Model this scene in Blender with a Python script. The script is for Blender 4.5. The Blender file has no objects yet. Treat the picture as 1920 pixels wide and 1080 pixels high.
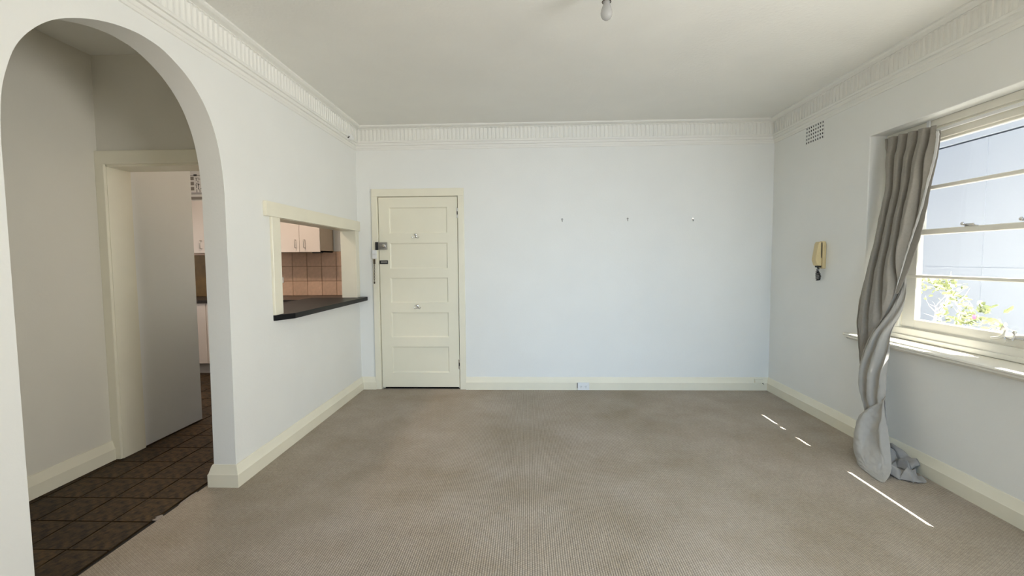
import bpy, bmesh, math, random
from mathutils import Vector, Matrix, noise
random.seed(7)
C = bpy.context.scene.collection
SC = bpy.context.scene
PI = math.pi

# ------------------------------------------------------------------ camera
H_CAM = 1.3
F_PX, YAW, PITCH, ROLL = 856.3164, 0.0365, -0.0606, -0.0077
fw = Vector((-math.sin(YAW)*math.cos(PITCH), math.cos(YAW)*math.cos(PITCH), math.sin(PITCH)))
rt0 = Vector((math.cos(YAW), math.sin(YAW), 0)); up0 = rt0.cross(fw)
rt = math.cos(ROLL)*rt0 + math.sin(ROLL)*up0
up = -math.sin(ROLL)*rt0 + math.cos(ROLL)*up0
cd = bpy.data.cameras.new('camera'); cam = bpy.data.objects.new('camera', cd); C.objects.link(cam)
cd.sensor_width = 36.0; cd.lens = F_PX*36.0/1920.0; cd.clip_start = 0.05
cam.matrix_world = Matrix(((rt.x, up.x, -fw.x, 0), (rt.y, up.y, -fw.y, 0), (rt.z, up.z, -fw.z, H_CAM), (0, 0, 0, 1)))
SC.camera = cam

# ------------------------------------------------------------------ world, sun, daylight, exposure
SUN_TO = Vector((-0.342, 0.462, -0.757)).normalized()
w = bpy.data.worlds.new('sky'); SC.world = w; w.use_nodes = True
nt = w.node_tree; nt.nodes.clear()
sky = nt.nodes.new('ShaderNodeTexSky'); sky.sky_type = 'NISHITA'; sky.sun_disc = False
sky.sun_elevation = math.asin(-SUN_TO.z); sky.sun_rotation = math.atan2(-SUN_TO.x, -SUN_TO.y)
bg = nt.nodes.new('ShaderNodeBackground'); bg.inputs[1].default_value = 0.26
wo = nt.nodes.new('ShaderNodeOutputWorld')
nt.links.new(sky.outputs[0], bg.inputs[0]); nt.links.new(bg.outputs[0], wo.inputs[0])

def lamp(name, kind, loc, direction, energy, color, size=None, size_y=None, angle=None):
    ld = bpy.data.lights.new(name, kind); o = bpy.data.objects.new(name, ld); C.objects.link(o)
    o.location = loc; o.rotation_euler = Vector(direction).to_track_quat('-Z', 'Y').to_euler()
    ld.energy = energy; ld.color = color
    if size: ld.shape = 'RECTANGLE'; ld.size = size; ld.size_y = size_y
    if angle is not None: ld.angle = angle
    return o
lamp('sun', 'SUN', (4, -3, 6), SUN_TO, 56.0, (1, 0.95, 0.87), angle=math.radians(0.15))
# area lamps for daylight: rear window, plus added side and kitchen openings
lamp('daylight_rear_window', 'AREA', (0.5, -1.42, 1.30), (0.02, 1, -0.22), 20, (0.38, 0.66, 1.0), 2.0, 1.3).data.spread = math.radians(62)
lamp('added_side_daylight', 'AREA', (2.44, 0.30, 1.50), (-1, 1.0, 0.16), 64, (1.0, 0.985, 0.94), 1.15, 1.15).data.spread = math.radians(125)  # added to brighten the left wall from an invented opening
lamp('added_kitchen_daylight', 'AREA', (-5.12, 4.35, 1.55), (1, 0, -0.05), 8, (1.0, 0.90, 0.82), 1.4, 1.0)  # added fill for the kitchen; its window is invented

vs = SC.view_settings
SC.display_settings.display_device = 'sRGB'
vs.view_transform = 'Standard'; vs.look = 'None'; vs.gamma = 1.0; vs.use_curve_mapping = False
vs.exposure = -0.53
SC.cycles.use_denoising = True
SC.cycles.diffuse_bounces = 8; SC.cycles.max_bounces = 14; SC.cycles.transparent_max_bounces = 16
SC.cycles.caustics_reflective = True; SC.cycles.caustics_refractive = False
SC.cycles.sample_clamp_indirect = 6.0

# ------------------------------------------------------------------ dimensions
XL, XR, D, H = -1.707, 2.363, 4.541, 2.619
XL2 = -1.838                       # far face of the left wall
REAR = -1.5
TB = 0.025                         # baseboard thickness

# ------------------------------------------------------------------ materials
def mat(name, col, rough=0.6, metal=0.0, var=0.0, vscale=6.0, bump=0.0, bscale=120.0, bdist=0.002, rnd=0.0, spec=0.5, detail=3.0, sheen=0.0, col2=None):
    m = bpy.data.materials.new(name); m.use_nodes = True
    n = m.node_tree.nodes; l = m.node_tree.links
    b = n['Principled BSDF']
    b.inputs['Roughness'].default_value = rough; b.inputs['Metallic'].default_value = metal
    b.inputs['Specular IOR Level'].default_value = spec
    if sheen: b.inputs['Sheen Weight'].default_value = sheen
    tc = n.new('ShaderNodeTexCoord')
    base = n.new('ShaderNodeRGB'); base.outputs[0].default_value = (*col, 1)
    out = base.outputs[0]
    if var or col2:
        nz = n.new('ShaderNodeTexNoise'); nz.inputs['Scale'].default_value = vscale; nz.inputs['Detail'].default_value = detail
        l.new(tc.outputs['Object'], nz.inputs['Vector'])
        rp = n.new('ShaderNodeValToRGB'); rp.color_ramp.elements[0].position = 0.3; rp.color_ramp.elements[1].position = 0.7
        a = [max(0, c*(1-var)) for c in col]; z = [min(1, c*(1+var)) for c in col] if col2 is None else col2
        rp.color_ramp.elements[0].color = (*a, 1); rp.color_ramp.elements[1].color = (*z, 1)
        l.new(nz.outputs['Fac'], rp.inputs[0]); out = rp.outputs[0]
    if rnd:
        oi = n.new('ShaderNodeObjectInfo'); mr = n.new('ShaderNodeMapRange')
        mr.inputs['To Min'].default_value = 1-rnd; mr.inputs['To Max'].default_value = 1+rnd
        hs = n.new('ShaderNodeHueSaturation')
        l.new(oi.outputs['Random'], mr.inputs['Value']); l.new(mr.outputs[0], hs.inputs['Value']); l.new(out, hs.inputs['Color']); out = hs.outputs[0]
    l.new(out, b.inputs['Base Color'])
    if bump:
        bn = n.new('ShaderNodeTexNoise'); bn.inputs['Scale'].default_value = bscale; bn.inputs['Detail'].default_value = 3
        bp = n.new('ShaderNodeBump'); bp.inputs['Strength'].default_value = bump; bp.inputs['Distance'].default_value = bdist
        l.new(tc.outputs['Object'], bn.inputs['Vector']); l.new(bn.outputs['Fac'], bp.inputs['Height']); l.new(bp.outputs[0], b.inputs['Normal'])
    return m

M = {}
M['wall'] = mat('wall_paint', (0.80, 0.81, 0.79), 0.55, var=0.012, vscale=3, bump=0.25, bscale=90, bdist=0.002, spec=0.3)
M['hall'] = mat('wall_paint_hall_shade', (0.70, 0.68, 0.61), 0.6, var=0.012, vscale=3, bump=0.25, bscale=90, bdist=0.002, spec=0.3)  # wall paint darkened and warmed to put the hall's shade into its colour
M['ceil'] = mat('ceiling_plaster', (0.80, 0.80, 0.765), 0.6, var=0.02, vscale=2.5, bump=0.5, bscale=45, bdist=0.004, spec=0.3, detail=5)
M['cornice'] = mat('cornice_plaster', (0.80, 0.80, 0.765), 0.5, bump=0.1, bscale=60)
M['trim'] = mat('cream_gloss_paint', (0.80, 0.77, 0.64), 0.3, var=0.02, vscale=5, bump=0.08, bscale=25, bdist=0.002)
M['door'] = mat('cream_door_paint', (0.80, 0.77, 0.635), 0.3, var=0.015, vscale=4, bump=0.1, bscale=30, bdist=0.002)
M['window'] = mat('white_window_paint', (0.82, 0.80, 0.72), 0.28, var=0.02, vscale=8, bump=0.08, bscale=30)
M['black'] = mat('matt_black', (0.012, 0.012, 0.013), 0.5)
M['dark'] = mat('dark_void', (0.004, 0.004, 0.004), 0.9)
M['ledge'] = mat('black_ledge', (0.007, 0.007, 0.008), 0.42, spec=0.2, var=0.3, vscale=12, bump=0.05, bscale=60)
M['bench'] = mat('dark_worktop', (0.02, 0.017, 0.016), 0.3, var=0.3, vscale=30)
M['cab'] = mat('cabinet_laminate', (0.74, 0.675, 0.625), 0.4, var=0.01)
M['cabside'] = mat('cabinet_side', (0.52, 0.44, 0.34), 0.5, var=0.04)
M['kick'] = mat('kickboard', (0.42, 0.40, 0.38), 0.5)
M['steel'] = mat('brushed_metal', (0.42, 0.40, 0.37), 0.35, 1.0)
M['chrome'] = mat('bright_metal', (0.72, 0.71, 0.70), 0.2, 1.0)
M['bronze'] = mat('dark_bronze', (0.10, 0.075, 0.05), 0.4, 0.9)
M['lock'] = mat('grey_lock_metal', (0.30, 0.29, 0.27), 0.42, 0.6)
M['plastic'] = mat('white_plastic', (0.80, 0.81, 0.81), 0.3)
M['cream_plastic'] = mat('aged_cream_plastic', (0.60, 0.49, 0.27), 0.35, var=0.05, vscale=20)
M['fray'] = mat('carpet_backing', (0.34, 0.30, 0.27), 0.9)
M['board'] = mat('dark_amber', (0.15, 0.085, 0.018), 0.5, var=0.2, vscale=12)
M['grout'] = mat('grout', (0.010, 0.008, 0.006), 0.8)
M['tile'] = mat('brown_floor_tile', (0.015, 0.008, 0.0035), 0.6, spec=0.25, var=0.5, vscale=9, bump=0.3, bscale=28, bdist=0.004, rnd=0.2, detail=6, col2=(0.080, 0.047, 0.017))
M['splash'] = mat('terracotta_wall_tile', (0.62, 0.42, 0.30), 0.35, var=0.08, vscale=25, bump=0.15, bscale=40, rnd=0.06, detail=5)
M['splashgrout'] = mat('tan_grout', (0.33, 0.21, 0.14), 0.8)
M['paper'] = mat('poster_paper', (0.70, 0.69, 0.66), 0.6)
M['ink'] = mat('poster_ink', (0.05, 0.05, 0.045), 0.6)
M['inkgrey'] = mat('poster_grey', (0.22, 0.20, 0.17), 0.6)
M['neighbour'] = mat('painted_render', (0.60, 0.63, 0.68), 0.8, var=0.015, vscale=1.2, bump=0.1, bscale=30)
M['eave'] = mat('eave_paint', (0.72, 0.70, 0.66), 0.6)
M['bark'] = mat('pale_bark', (0.48, 0.45, 0.45), 0.8, var=0.2, vscale=30)
M['leaf'] = mat('leaf_green', (0.13, 0.17, 0.06), 0.5, var=0.3, vscale=14, col2=(0.34, 0.37, 0.17))
M['flower'] = mat('pink_petal', (0.75, 0.12, 0.25), 0.5)
M['ground'] = mat('pale_bounce_ground', (0.76, 0.75, 0.71), 0.9, var=0.08, vscale=5, bump=0.2, bscale=20)  # unseen ground kept pale so sun bounces onto the ceiling
M['curtain'] = mat('grey_linen', (0.265, 0.247, 0.22), 0.85, var=0.05, vscale=70, bump=0.25, bscale=500, bdist=0.001, sheen=0.15, spec=0.2)
M['lining'] = mat('pale_lining', (0.40, 0.388, 0.36), 0.7, bump=0.2, bscale=400, bdist=0.001, var=0.03, vscale=30, spec=0.4)
M['trail'] = mat('grey_lining_cloth', (0.33, 0.322, 0.31), 0.8, var=0.04, vscale=50, bump=0.2, bscale=400, bdist=0.001)
M['whitelining'] = mat('white_lining', (0.80, 0.80, 0.80), 0.7)

def carpet_mat():
    m = bpy.data.materials.new('loop_pile_carpet'); m.use_nodes = True
    n = m.node_tree.nodes; l = m.node_tree.links; b = n['Principled BSDF']
    b.inputs['Roughness'].default_value = 0.95; b.inputs['Specular IOR Level'].default_value = 0.1
    b.inputs['Sheen Weight'].default_value = 0.1
    tc = n.new('ShaderNodeTexCoord')
    wob = n.new('ShaderNodeTexNoise'); wob.inputs['Scale'].default_value = 3.0
    l.new(tc.outputs['Object'], wob.inputs['Vector'])
    mixv = n.new('ShaderNodeMixRGB'); mixv.blend_type = 'ADD'; mixv.inputs[0].default_value = 0.006
    l.new(tc.outputs['Object'], mixv.inputs[1]); l.new(wob.outputs['Color'], mixv.inputs[2])
    sep = n.new('ShaderNodeSeparateXYZ'); l.new(mixv.outputs[0], sep.inputs[0])
    def mth(op, a, bb=None):
        k = n.new('ShaderNodeMath'); k.operation = op
        for i, v in enumerate((a, bb)):
            if v is None: continue
            if isinstance(v, (int, float)): k.inputs[i].default_value = v
            else: l.new(v, k.inputs[i])
        return k.outputs[0]
    # loops in rows: half-drop grid of rounded bumps, pitch ~10 x 12 mm
    px, py = 0.0105, 0.0125
    row = mth('FLOOR', mth('DIVIDE', sep.outputs[0], px))
    off = mth('MULTIPLY', mth('MODULO', mth('ABSOLUTE', row), 2.0), 0.5)
    sx = mth('ABSOLUTE', mth('SINE', mth('MULTIPLY', sep.outputs[0], PI/px)))
    sy = mth('ABSOLUTE', mth('SINE', mth('MULTIPLY', mth('ADD', mth('DIVIDE', sep.outputs[1], py), off), PI)))
    hgt = mth('POWER', mth('MULTIPLY', sx, mth('ADD', mth('MULTIPLY', sy, 0.68), 0.32)), 0.6)
    big = n.new('ShaderNodeTexNoise'); big.inputs['Scale'].default_value = 1.7; big.inputs['Detail'].default_value = 7; big.inputs['Roughness'].default_value = 0.62
    l.new(tc.outputs['Object'], big.inputs['Vector'])
    fine = n.new('ShaderNodeTexNoise'); fine.inputs['Scale'].default_value = 60; fine.inputs['Detail'].default_value = 3
    l.new(tc.outputs['Object'], fine.inputs['Vector'])
    r1 = n.new('ShaderNodeValToRGB')
    r1.color_ramp.elements[0].position = 0.32; r1.color_ramp.elements[0].color = (0.355, 0.298, 0.222, 1)
    r1.color_ramp.elements[1].position = 0.72; r1.color_ramp.elements[1].color = (0.49, 0.435, 0.37, 1)
    l.new(big.outputs['Fac'], r1.inputs[0])
    r2 = n.new('ShaderNodeValToRGB')  # shade between the loops is put into the base colour
    r2.color_ramp.elements[0].position = 0.0; r2.color_ramp.elements[0].color = (0.40, 0.37, 0.34, 1)
    r2.color_ramp.elements[1].position = 0.75; r2.color_ramp.elements[1].color = (1, 1, 1, 1)
    l.new(hgt, r2.inputs[0])
    mu = n.new('ShaderNodeMixRGB'); mu.blend_type = 'MULTIPLY'; mu.inputs[0].default_value = 1.0
    l.new(r1.outputs[0], mu.inputs[1]); l.new(r2.outputs[0], mu.inputs[2])
    mr = n.new('ShaderNodeMapRange'); mr.inputs['To Min'].default_value = 0.74; mr.inputs['To Max'].default_value = 1.26
    l.new(fine.outputs['Fac'], mr.inputs['Value'])
    mu2 = n.new('ShaderNodeMixRGB'); mu2.blend_type = 'MULTIPLY'; mu2.inputs[0].default_value = 1.0
    l.new(mu.outputs[0], mu2.inputs[1]); l.new(mr.outputs[0], mu2.inputs[2])
    l.new(mu2.outputs[0], b.inputs['Base Color'])
    bp = n.new('ShaderNodeBump'); bp.inputs['Strength'].default_value = 0.7; bp.inputs['Distance'].default_value = 0.004
    l.new(hgt, bp.inputs['Height']); l.new(bp.outputs[0], b.inputs['Normal'])
    return m
M['carpet'] = carpet_mat()

def glass_mat(name, tint, refl):
    m = bpy.data.materials.new(name); m.use_nodes = True
    n = m.node_tree.nodes; l = m.node_tree.links; n.remove(n['Principled BSDF'])
    t = n.new('ShaderNodeBsdfTransparent'); t.inputs[0].default_value = (*tint, 1)
    g = n.new('ShaderNodeBsdfGlossy'); g.inputs['Roughness'].default_value = 0.02
    lw = n.new('ShaderNodeLayerWeight'); lw.inputs[0].default_value = 0.5
    pw = n.new('ShaderNodeMath'); pw.operation = 'POWER'; pw.inputs[1].default_value = 4.0
    ml = n.new('ShaderNodeMath'); ml.operation = 'MULTIPLY_ADD'; ml.inputs[1].default_value = refl; ml.inputs[2].default_value = 0.02
    l.new(lw.outputs['Facing'], pw.inputs[0]); l.new(pw.outputs[0], ml.inputs[0])
    mx = n.new('ShaderNodeMixShader')
    l.new(ml.outputs[0], mx.inputs[0]); l.new(t.outputs[0], mx.inputs[1]); l.new(g.outputs[0], mx.inputs[2])
    l.new(mx.outputs[0], n['Material Output'].inputs['Surface'])
    return m
M['glass'] = glass_mat('window_glass', (0.97, 0.98, 0.985), 0.35)
def bulb_mat():
    m = bpy.data.materials.new('pearl_bulb_glass'); m.use_nodes = True
    n = m.node_tree.nodes; l = m.node_tree.links; b = n['Principled BSDF']
    b.inputs['Base Color'].default_value = (0.42, 0.42, 0.415, 1); b.inputs['Roughness'].default_value = 0.15
    t = n.new('ShaderNodeBsdfTransparent'); mx = n.new('ShaderNodeMixShader'); mx.inputs[0].default_value = 0.6
    l.new(t.outputs[0], mx.inputs[1]); l.new(b.outputs[0], mx.inputs[2]); l.new(mx.outputs[0], n['Material Output'].inputs['Surface'])
    return m
M['bulb'] = bulb_mat()

# ------------------------------------------------------------------ mesh helpers
class MB:
    def __init__(s): s.bm = bmesh.new()
    def box(s, x0, x1, y0, y1, z0, z1, bev=0.0, seg=1):
        t = bmesh.new()
        bmesh.ops.create_cube(t, size=1.0)
        for v in t.verts: v.co = Vector(((x0+x1)/2+v.co.x*(x1-x0), (y0+y1)/2+v.co.y*(y1-y0), (z0+z1)/2+v.co.z*(z1-z0)))
        if bev: bmesh.ops.bevel(t, geom=t.edges[:], offset=bev, segments=seg, affect='EDGES', profile=0.6)
        s.join(t); return s
    def join(s, t):
        me = bpy.data.meshes.new('tmp'); t.to_mesh(me); t.free(); s.bm.from_mesh(me); bpy.data.meshes.remove(me)
    def poly_extrude(s, loops, axis, a, b):
        """loops: outline first, then holes, each a list of 2-D points in the plane normal to axis; extruded from a to b."""
        t = bmesh.new(); es = []
        for lp in loops:
            vs_ = []
            for p in lp:
                co = {0: (a, p[0], p[1]), 1: (p[0], a, p[1]), 2: (p[0], p[1], a)}[axis]
                vs_.append(t.verts.new(co))
            for i in range(len(vs_)): es.append(t.edges.new((vs_[i], vs_[(i+1) % len(vs_)])))
        r = bmesh.ops.triangle_fill(t, use_beauty=True, use_dissolve=False, edges=es)
        fs = [f for f in r['geom'] if isinstance(f, bmesh.types.BMFace)]
        e = bmesh.ops.extrude_face_region(t, geom=fs, use_keep_orig=True)
        for v in e['geom']:
            if isinstance(v, bmesh.types.BMVert): v.co[axis] += (b-a)
        bmesh.ops.recalc_face_normals(t, faces=t.faces[:])
        s.join(t); return s
    def tube(s, pts, r, n=8, closed=False):
        pts = [Vector(p) for p in pts]; rings = []
        rs = r if isinstance(r, (list, tuple)) else [r]*len(pts)
        ref = None
        for i, p in enumerate(pts):
            if closed: d = (pts[(i+1) % len(pts)]-pts[i-1])
            else: d = pts[min(i+1, len(pts)-1)]-pts[max(i-1, 0)]
            d.normalize()
            if ref is None: ref = Vector((0, 0, 1)) if abs(d.z) < 0.9 else Vector((1, 0, 0))
            a = (ref-d*ref.dot(d))
            if a.length < 1e-4: a = d.orthogonal()
            a.normalize(); ref = a; b = d.cross(a)
            rings.append([s.bm.verts.new(p+rs[i]*(math.cos(2*PI*k/n)*a+math.sin(2*PI*k/n)*b)) for k in range(n)])
        m = len(rings)
        for i in range(m if closed else m-1):
            A, B = rings[i], rings[(i+1) % m]
            for k in range(n): s.bm.faces.new((A[k], A[(k+1) % n], B[(k+1) % n], B[k]))
        if not closed:
            s.bm.faces.new(rings[0][::-1]); s.bm.faces.new(rings[-1])
        return s
    def lathe(s, prof, c, axis=2, n=24):
        rings = []
        for r, h in prof:
            ring = []
            for k in range(n):
                a = 2*PI*k/n; u, v = r*math.cos(a), r*math.sin(a)
                o = {2: (u, v, h), 1: (u, h, v), 0: (h, u, v)}[axis]
                ring.append(s.bm.verts.new((c[0]+o[0], c[1]+o[1], c[2]+o[2])))
            rings.append(ring)
        for A, B in zip(rings, rings[1:]):
            for k in range(n): s.bm.faces.new((A[k], A[(k+1) % n], B[(k+1) % n], B[k]))
        s.bm.faces.new(rings[0][::-1]); s.bm.faces.new(rings[-1])
        bmesh.ops.recalc_face_normals(s.bm, faces=s.bm.faces[:])
        return s
    def grid(s, rows):
        R = [[s.bm.verts.new(p) for p in r] for r in rows]
        for a, b in zip(R, R[1:]):
            for i in range(len(a)-1): s.bm.faces.new((a[i], a[i+1], b[i+1], b[i]))
        return s
    def quad(s, *p): s.bm.faces.new([s.bm.verts.new(q) for q in p]); return s
    def build(s, name, m, parent=None, smooth=None, loc=None):
        me = bpy.data.meshes.new(name); s.bm.to_mesh(me); s.bm.free()
        o = bpy.data.objects.new(name, me); C.objects.link(o)
        me.materials.append(m)
        if smooth is not None:
            me.shade_smooth()
            if smooth < 180: me.set_sharp_from_angle(angle=math.radians(smooth))
        if parent is not None:
            o.parent = parent
            pl = parent.location if parent.parent is None else parent.location+parent.parent.location
            o.data.transform(Matrix.Translation(-pl))
        elif loc is not None:
            o.location = loc; o.data.transform(Matrix.Translation(-Vector(loc)))
        return o

def tag(o, label=None, cat=None, group=None, kind=None):
    if label: o['label'] = label
    if cat: o['category'] = cat
    if group: o['group'] = group
    if kind: o['kind'] = kind
    return o
def empty(name, loc, label=None, cat=None, group=None, kind=None):
    o = bpy.data.objects.new(name, None); C.objects.link(o); o.location = loc; o.empty_display_size = 0.05
    return tag(o, label, cat, group, kind)
def st(o, label=None): return tag(o, label, None, None, 'structure')
def copyto(src, parent, off):
    c = src.copy(); C.objects.link(c); c.parent = parent; c.location = Vector(src.location)+Vector(off); return c
def catmull(pts, n):
    out = []
    P = [pts[0]]+list(pts)+[pts[-1]]
    for i in range(1, len(P)-2):
        p0, p1, p2, p3 = [Vector(q) for q in P[i-1:i+3]]
        for k in range(n):
            t = k/n
            out.append(0.5*((2*p1)+(-p0+p2)*t+(2*p0-5*p1+4*p2-p3)*t*t+(-p0+3*p1-3*p2+p3)*t**3))
    out.append(Vector(pts[-1])); return out

# ------------------------------------------------------------------ large structure: floors
st(MB().box(-1.885, XR+0.02, REAR, D+0.02, -0.10, 0.0).build('floor', M['carpet']), 'beige loop-pile carpet covering the living room floor')
fl = bpy.data.objects['floor']
# frayed backing along the carpet edge
for pts in ([(-1.884, 2.21), (-1.905, 2.225), (-1.921, 2.20), (-1.908, 2.195), (-1.916, 2.175), (-1.884, 2.17)], [(-1.884, 2.30), (-1.897, 2.34), (-1.90, 2.42), (-1.893, 2.46), (-1.884, 2.44)]):
    MB().poly_extrude([pts], 2, -0.006, -0.001).build('frayed_edge', M['fray'], fl)
hf = st(MB().box(-5.3, -1.885, 0.1, 6.0, -0.12, -0.012).build('floor', M['grout']), 'dark grouted tile floor of the hall and kitchen')
tile_me = None
PX, PY = 0.200, 0.2265
for i in range(-11, 2):
    for j in range(-6, 15):
        x0, y0 = -2.115+i*PX, 1.934+j*PY
        x1, y1 = x0+PX, y0+PY
        if x1 < -4.2 or x0 > -1.89: continue
        if y1 < 1.2 or y0 > 5.15: continue
        if y0 < 2.9 and x1 < -2.78: continue
        cx0, cx1 = max(x0, -4.2)+0.004, min(x1, -1.893)-0.004
        if cx1-cx0 < 0.03: continue
        if tile_me is None:
            t0 = MB().box(-0.5, 0.5, -0.5, 0.5, -0.5, 0.5)
            bmesh.ops.bevel(t0.bm, geom=[e for e in t0.bm.edges if all(v.co.z > 0 for v in e.verts)], offset=0.014, segments=1, affect='EDGES')
            o = t0.build('tile', M['tile'], hf); tile_me = o.data
        else:
            o = bpy.data.objects.new('tile', tile_me); C.objects.link(o); o.parent = hf
        o.location = ((cx0+cx1)/2, (y0+y1)/2, -0.008+random.uniform(-0.0008, 0.0008))
        o.scale = (cx1-cx0, PY-0.008, 0.010)
        o.rotation_euler = (random.uniform(-0.003, 0.003), random.uniform(-0.003, 0.003), random.uniform(-0.004, 0.004))

# ------------------------------------------------------------------ walls
arch = [(1.452, 0.0), (1.449, 0.8), (1.447, 1.60), (1.447, 1.706), (1.456, 1.844), (1.476, 1.936), (1.511, 2.029), (1.566, 2.108), (1.641, 2.178), (1.743, 2.236),
        (1.857, 2.279), (1.970, 2.303), (2.055, 2.307), (2.155, 2.294), (2.289, 2.236), (2.396, 2.146), (2.469, 2.03), (2.512, 1.897), (2.535, 1.725), (2.538, 1.5), (2.538, 0.97), (2.528, 0.0)]
arch_s = [tuple(p) for p in catmull([(a, b, 0) for a, b in arch], 4)]
arch_s = [(p[0], p[1]) for p in arch_s]
outline = [(REAR-0.2, -0.05), (1.452, -0.05)]+arch_s+[(2.528, -0.05), (5.95, -0.05), (5.95, H+0.05), (REAR-0.2, H+0.05)]
hatch = [(3.055, 0.90), (4.452, 0.90), (4.452, 1.612), (3.055, 1.612)]
wl = st(MB().poly_extrude([outline, hatch], 0, XL, XL2).build('wall_left', M['wall'], smooth=35), 'white plaster wall with arched opening and serving hatch')
bv = wl.modifiers.new('round', 'BEVEL'); bv.width = 0.006; bv.segments = 3; bv.limit_method = 'ANGLE'; bv.angle_limit = math.radians(60)

DX0, DX1, DZ = -1.505, -0.690, 1.945
outline = [(XL2, -0.05), (DX0, -0.05), (DX0, DZ), (DX1, DZ), (DX1, -0.05), (XR+0.3, -0.05), (XR+0.3, H+0.05), (XL2, H+0.05)]
st(MB().poly_extrude([outline], 1, D, D+0.16).build('wall_back', M['wall']), 'white plaster wall with the panelled door')

WY0, WY1, WZ0, WZ1 = 1.20, 3.300, 0.735, 2.135
XO = XR+0.25
outline = [(REAR-0.2, -0.5), (D+0.3, -0.5), (D+0.3, 3.0), (REAR-0.2, 3.0)]
hole = [(WY0, WZ0), (WY1, WZ0), (WY1, WZ1), (WY0, WZ1)]
hole2 = [(-0.32, 0.8), (0.92, 0.8), (0.92, 2.1), (-0.32, 2.1)]  # opening added for the side daylight lamp
VY0, VY1, VZ0, VZ1 = 3.804, 4.044, 2.255, 2.402
hole3 = [(VY0, VZ0), (VY1, VZ0), (VY1, VZ1), (VY0, VZ1)]
wr = st(MB().poly_extrude([outline, hole, hole2, hole3], 0, XR, XO).build('wall_right', M['wall']), 'white plaster wall with the deep window reveal')
bv = wr.modifiers.new('round', 'BEVEL'); bv.width = 0.005; bv.segments = 2; bv.limit_method = 'ANGLE'; bv.angle_limit = math.radians(60)
outline = [(XL2-1.2, -0.05), (XO, -0.05), (XO, H+0.05), (XL2-1.2, H+0.05)]
st(MB().poly_extrude([outline, [(-0.9, 0.5), (1.9, 0.5), (1.9, 2.2), (-0.9, 2.2)]], 1, REAR-0.2, REAR).build('wall_rear', M['wall']), 'white wall with the wide window behind the viewer')
st(MB().box(XL2-0.01, XO, REAR-0.2, D+0.3, H, H+0.12).build('ceiling', M['ceil']), 'off-white textured plaster ceiling')
st(MB().box(-5.4, XL2+0.01, 0.0, 6.0, H, H+0.12).build('ceiling', M['ceil']), 'plain ceiling over the hall and kitchen')
# hall and kitchen shell
HX = -2.770
st(MB().box(HX-0.12, HX, 0.0, 3.06, -0.05, H+0.02).build('wall_hall', M['hall']), 'white hall wall with shade toned into its colour, seen through the arch')
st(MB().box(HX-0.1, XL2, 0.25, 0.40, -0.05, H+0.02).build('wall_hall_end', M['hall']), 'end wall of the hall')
ky0, ky1 = 2.885, 3.055
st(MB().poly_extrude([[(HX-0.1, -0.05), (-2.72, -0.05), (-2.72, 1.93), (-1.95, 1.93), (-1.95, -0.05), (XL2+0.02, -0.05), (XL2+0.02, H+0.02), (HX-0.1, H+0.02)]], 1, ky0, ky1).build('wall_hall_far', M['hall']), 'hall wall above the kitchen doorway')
st(MB().box(-2.84, -2.722, 3.05, 3.635, 0.004, H+0.02).build('wall_nib', M['wall']), 'short white wall inside the kitchen doorway')
st(MB().box(-5.35, -2.80, 2.95, 3.10, -0.05, H+0.02).build('wall_kitchen_near', M['wall']), 'near kitchen wall')
st(MB().poly_extrude([[(2.9, -0.05), (6.0, -0.05), (6.0, H+0.02), (2.9, H+0.02)], [(3.6, 1.0), (5.1, 1.0), (5.1, 2.1), (3.6, 2.1)]], 0, -5.35, -5.2).build('wall_kitchen_side', M['wall']), 'kitchen side wall with an unseen opening added for light')
kb = st(MB().box(-5.35, XL2+0.05, 5.762, 5.95, -0.05, H+0.02).build('wall_kitchen_back', M['wall']), 'kitchen back wall')
st(MB().box(-5.2, XL2, 5.395, 5.765, 2.045, H+0.01).build('wall_bulkhead', M['wall']), 'bulkhead over the kitchen wall cabinets')
# unseen near-black enclosure added to keep sky light out of the door gaps
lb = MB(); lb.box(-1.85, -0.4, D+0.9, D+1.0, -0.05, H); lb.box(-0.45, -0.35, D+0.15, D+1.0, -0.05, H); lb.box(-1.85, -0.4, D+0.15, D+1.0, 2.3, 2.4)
st(lb.build('wall_dark_backing', M['dark']), 'near-black enclosure added behind the entrance door to block sky light')
st(MB().box(-1.85, -0.4, D+0.02, D+1.0, -0.11, -0.012).build('floor', M['dark']), 'near-black slab added behind the door to darken the gap under it')

# ------------------------------------------------------------------ baseboards
BP = [(TB, 0.0), (TB, 0.074), (0.021, 0.079), (0.010, 0.117), (0.006, 0.126), (0.0, 0.127)]
def board(name, segs, m, label):
    """segs: list of polylines of (x, y, nx, ny) corner points with outward mitre vector per unit offset"""
    b = MB()
    for seg in segs:
        rows = []
        for (x, y, nx, ny) in seg:
            rows.append([(x+nx*p, y+ny*p, z) for p, z in BP])
        b.grid(rows)
        for r in (rows[0], rows[-1]):
            x, y, nx, ny = seg[0] if r is rows[0] else seg[-1]
            b.bm.faces.new([b.bm.verts.new(q) for q in r+[(x, y, 0)]])
    bmesh.ops.recalc_face_normals(b.bm, faces=b.bm.faces[:])
    return st(b.build(name, m, smooth=25), label)
AY = 2.530
board('baseboard_left', [[(XL, D, 1, -1), (XL, AY, 1, -1), (XL2, AY, -1, -1), (XL2, AY+0.30, -1, 0)], [(XL, REAR, 1, 0), (XL, 1.45, 1, 1), (XL2, 1.45, -1, 1)]], M['trim'], 'cream baseboard under the hatch, wrapping the arch jamb')
board('baseboard_back', [[(XL, D, 1, -1), (-1.553, D, 0, -1)], [(-0.637, D, 0, -1), (XR, D, -1, -1)]], M['trim'], 'cream baseboard along the back wall')
board('baseboard_right', [[(XR, D, -1, -1), (XR, REAR, -1, 0)]], M['trim'], 'cream baseboard under the window')
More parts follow.
